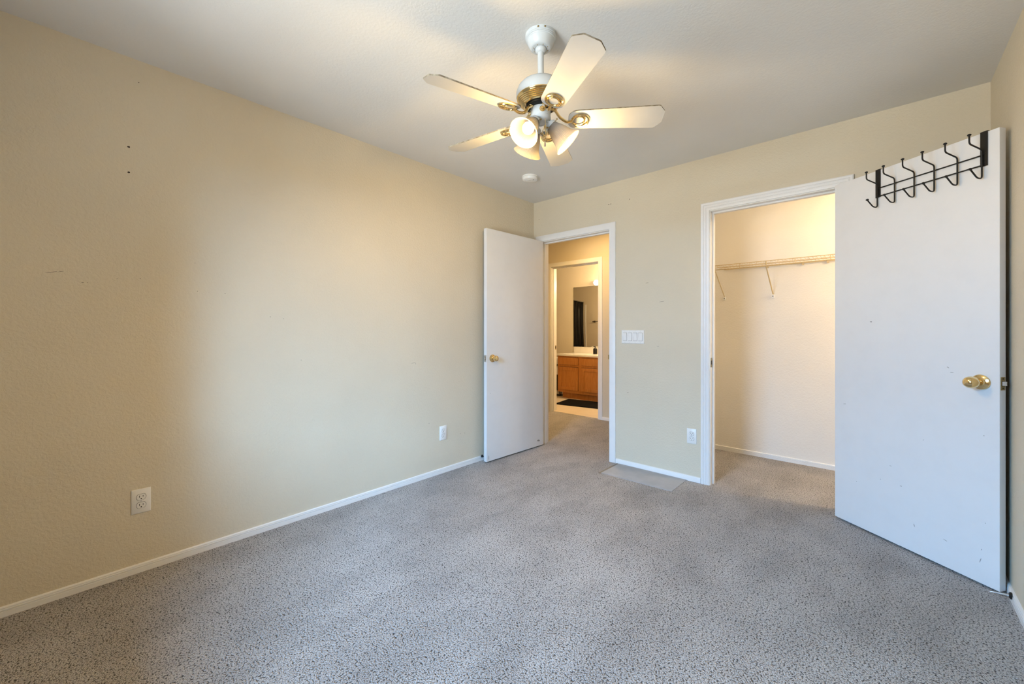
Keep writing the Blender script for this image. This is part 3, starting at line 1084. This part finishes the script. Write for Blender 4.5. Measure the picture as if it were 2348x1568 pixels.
# ------------------------------------------------------------------ bathroom seen through the two doorways
VX0, VX1, VY0, VY1 = -1.450, -0.530, 2.430, BY - 0.002
va = empty('vanity_cabinet', (VX0, VY1, 0), label='honey oak vanity cabinet in the bathroom beyond the hall', cat='vanity cabinet')
vv = lambda x, y, z: (x - VX0, y - VY1, z)
mb = MB()
mb.box(vv(VX0, VY0, 0.105), vv(VX1, VY1, 0.713))
mb.box(vv(VX0 + 0.055, VY0 + 0.07, 0.0), vv(VX1, VY1, 0.105))
mb.build('cabinet_body', 'oak', va)
for n, (xa, xb) in enumerate(((-1.413, -1.040), (-0.972, -0.570))):
    mb = MB()
    mb.box(vv(xa - 0.004, VY0 - 0.002, 0.566), vv(xb + 0.004, VY0 + 0.001, 0.692), 1)
    mb.box(vv(xa, VY0 - 0.018, 0.570), vv(xb, VY0, 0.688), 0, 0.005)
    mb.build('drawer_front', ['oak', 'oak_dark'], va)
    mb = MB()
    z0, z1, y = 0.150, 0.530, VY0 - 0.018
    mb.box(vv(xa - 0.004, VY0 - 0.002, z0 - 0.004), vv(xb + 0.004, VY0 + 0.001, z1 + 0.006), 1)
    s = 0.050
    for p0, p1 in (((xa, z0), (xa + s, z1)), ((xb - s, z0), (xb, z1)), ((xa + s, z0), (xb - s, z0 + s)), ((xa + s, z1 - s), (xb - s, z1))):
        mb.box(vv(p0[0], y, p0[1]), vv(p1[0], VY0, p1[1]), 0, 0.003)
    mb.box(vv(xa + s, y + 0.010, z0 + s), vv(xb - s, VY0, z1 - s), 0)
    mb.build('cabinet_door', ['oak', 'oak_dark'], va)

vt = empty('bathroom_counter', (VX0 - 0.03, VY1, 0.713), label='cream bathroom counter with raised backsplash below the mirror', cat='countertop')
vt_ = lambda x, y, z: (x - VX0 + 0.03, y - VY1, z - 0.713)
mb = MB()
mb.box(vt_(VX0 - 0.03, VY0 - 0.02, 0.713), vt_(VX1 + 0.03, VY1, 0.741), 0, 0.004)
mb.build('countertop', 'marble', vt)
mb = MB()
mb.box(vt_(VX0 - 0.03, VY1 - 0.02, 0.741), vt_(VX1 + 0.03, VY1, 0.845), 0, 0.003)
mb.build('backsplash', 'marble', vt)

mr = empty('wall_mirror', (-1.497, BY - 0.001, 0.848), label='frameless wall mirror above the bathroom vanity', cat='mirror')
mb = MB()
mb.box((0, -0.006, 0), (0.97, 0, 1.067), 0, 0.001)
mb.build('mirror_glass', 'mirror', mr)

vl = empty('vanity_light', (-0.62, BY - 0.002, 1.955), label='vanity light with glowing globes half hidden at the mirror top', cat='wall light')
mb = MB()
mb.box((-0.40, -0.035, -0.045), (0.40, 0, 0.045), 0, 0.008)
mb.build('light_bar', 'steel', vl)
for x in (-0.36, -0.12, 0.12, 0.36):
    mb = MB()
    mb.sphere((x, -0.085, 0), 0.048, seg=20)
    mb.build('globe_bulb', emit('lit_globe', tuple(0.5 * v + 0.5 for v in BATH_C) + (1,), 0.25 * BATH_W) if x < -0.3 else bpy.data.materials['lit_globe'], vl)
for x in (0.10, 0.40):
    lamp('vanity_bulb', (x, -0.50, 0.0), BATH_W, BATH_C, 0.045, vl)

sp = empty('soap_dispenser', (-0.945, 2.80, 0.7415), label='black bottle on the vanity top at the door frame', cat='bottle')
mb = MB()
mb.lathe([(0, 0), (0.032, 0), (0.034, 0.004), (0.034, 0.085), (0.028, 0.095), (0.012, 0.1), (0, 0.1)], seg=24)
mb.build('bottle_body', 'black', sp)
mb = MB()
mb.lathe([(0, 0.099), (0.007, 0.099), (0.007, 0.125), (0, 0.125)], seg=12)
mb.box((-0.032, -0.005, 0.120), (0.006, 0.005, 0.130), 0, 0.002)
mb.build('pump', 'black', sp)

mb = MB()
mb.box((-0.45, -0.245, 0.0), (0.45, 0.245, 0.014), 0, 0.005)
mt = tag(mb.build('bath_mat', 'black_mat', loc=(-0.70, 2.19, 0.002)), 'black bath mat on the cream floor before the oak vanity', 'bath mat')
mt.rotation_euler = (0, 0, math.radians(9))

# paper stand left of the vanity
ps = empty('paper_stand', (-1.575, 2.62, 0.002), label='slim black stand holding white paper rolls left of the oak vanity', cat='paper stand')
mb = MB()
mb.box((-0.09, -0.06, 0), (0.075, 0.06, 0.012), 0, 0.003)
mb.build('base', 'black', ps)
mb = MB()
mb.tube([(0.055, 0, 0.01), (0.055, 0, 0.16), (0.0, 0, 0.16)], 0.008, 10)
mb.tube([(0.0, 0.03, 0.01), (0.0, 0.03, 0.68)], 0.007, 10)
mb.build('post', 'black', ps)
mb = MB()
mb.box((-0.06, -0.05, 0.09), (0.05, 0.02, 0.36), 0, 0.006)
mb.build('bin', 'black', ps)
for z, hh in ((0.375, 0.125), (0.55, 0.115)):
    mb = MB()
    mb.lathe([(0.020, 0), (0.055, 0), (0.057, 0.003), (0.057, hh - 0.003), (0.055, hh), (0.020, hh)], (0, 0, z), (0, 0, 1), 28)
    mb.build('paper_roll', 'paper', ps)
mb = MB()
mb.lathe([(0, 0), (0.062, 0), (0.062, 0.02), (0, 0.02)], (0, 0, 0.522), (0, 0, 1), 24)
mb.build('ring', 'black', ps)

# things the mirror shows: shower curtain, rod, surround edge, towel bar
sc = empty('shower_curtain', (-2.40, 1.53, 1.870), label='black shower curtain reflected at the left of the bathroom mirror', cat='shower curtain')
mb = MB()
n = 60
rows = []
for i in range(n + 1):
    y = 0.02 + 0.75 * i / n
    dx = 0.022 * math.sin(i * 0.52) + 0.010 * math.sin(i * 0.21)
    rows.append([mb.bm.verts.new((dx * (0.55 + 0.45 * j / 6) + 0.02 * j / 6, y + 0.012 * j / 6 * math.sin(i), -1.70 * j / 6)) for j in range(7)])
for a_, b_ in zip(rows, rows[1:]):
    for j in range(6):
        mb.face([a_[j], a_[j + 1], b_[j + 1], b_[j]])
cu = mb.build('curtain_cloth', 'black_cloth', sc, sharp=180)
sol = cu.modifiers.new('thickness', 'SOLIDIFY')
sol.thickness = 0.003
mb = MB()
mb.tube([(0, 0.0, 0.018), (0, BY - 1.53 - 0.002, 0.018)], 0.0125, 12)
mb.build('curtain_rod', 'steel', sc)

mb = MB()
mb.box((-2.345, HY + T, 0.0), (-2.295, HY + T + 0.012, 1.80), 0, 0.003)
tag(mb.build('trim_4', 'trim'), 'white tub surround edge reflected beside the black curtain', 'trim', kind='structure')

tb = empty('towel_bar', (-1.95, HY + T, 1.285), label='dark bronze towel bar reflected in the bathroom mirror', cat='towel bar')
for x in (0.0, 0.60):
    mb = MB()
    mb.lathe([(0, 0), (0.028, 0), (0.026, 0.008), (0.014, 0.014), (0.012, 0.045), (0.018, 0.052), (0.018, 0.066), (0, 0.070)], (x, 0, 0), (0, 1, 0), 20)
    mb.build('bar_post', 'bronze', tb)
mb = MB()
mb.tube([(-0.035, 0.058, 0), (0.635, 0.058, 0)], 0.009, 12)
for x, s in ((-0.035, -1), (0.635, 1)):
    mb.lathe([(0.009, 0), (0.016, 0.006), (0.012, 0.016), (0.003, 0.028), (0, 0.03)], (x, 0.058, 0), (s, 0, 0), 14)
mb.build('bar', 'bronze', tb)
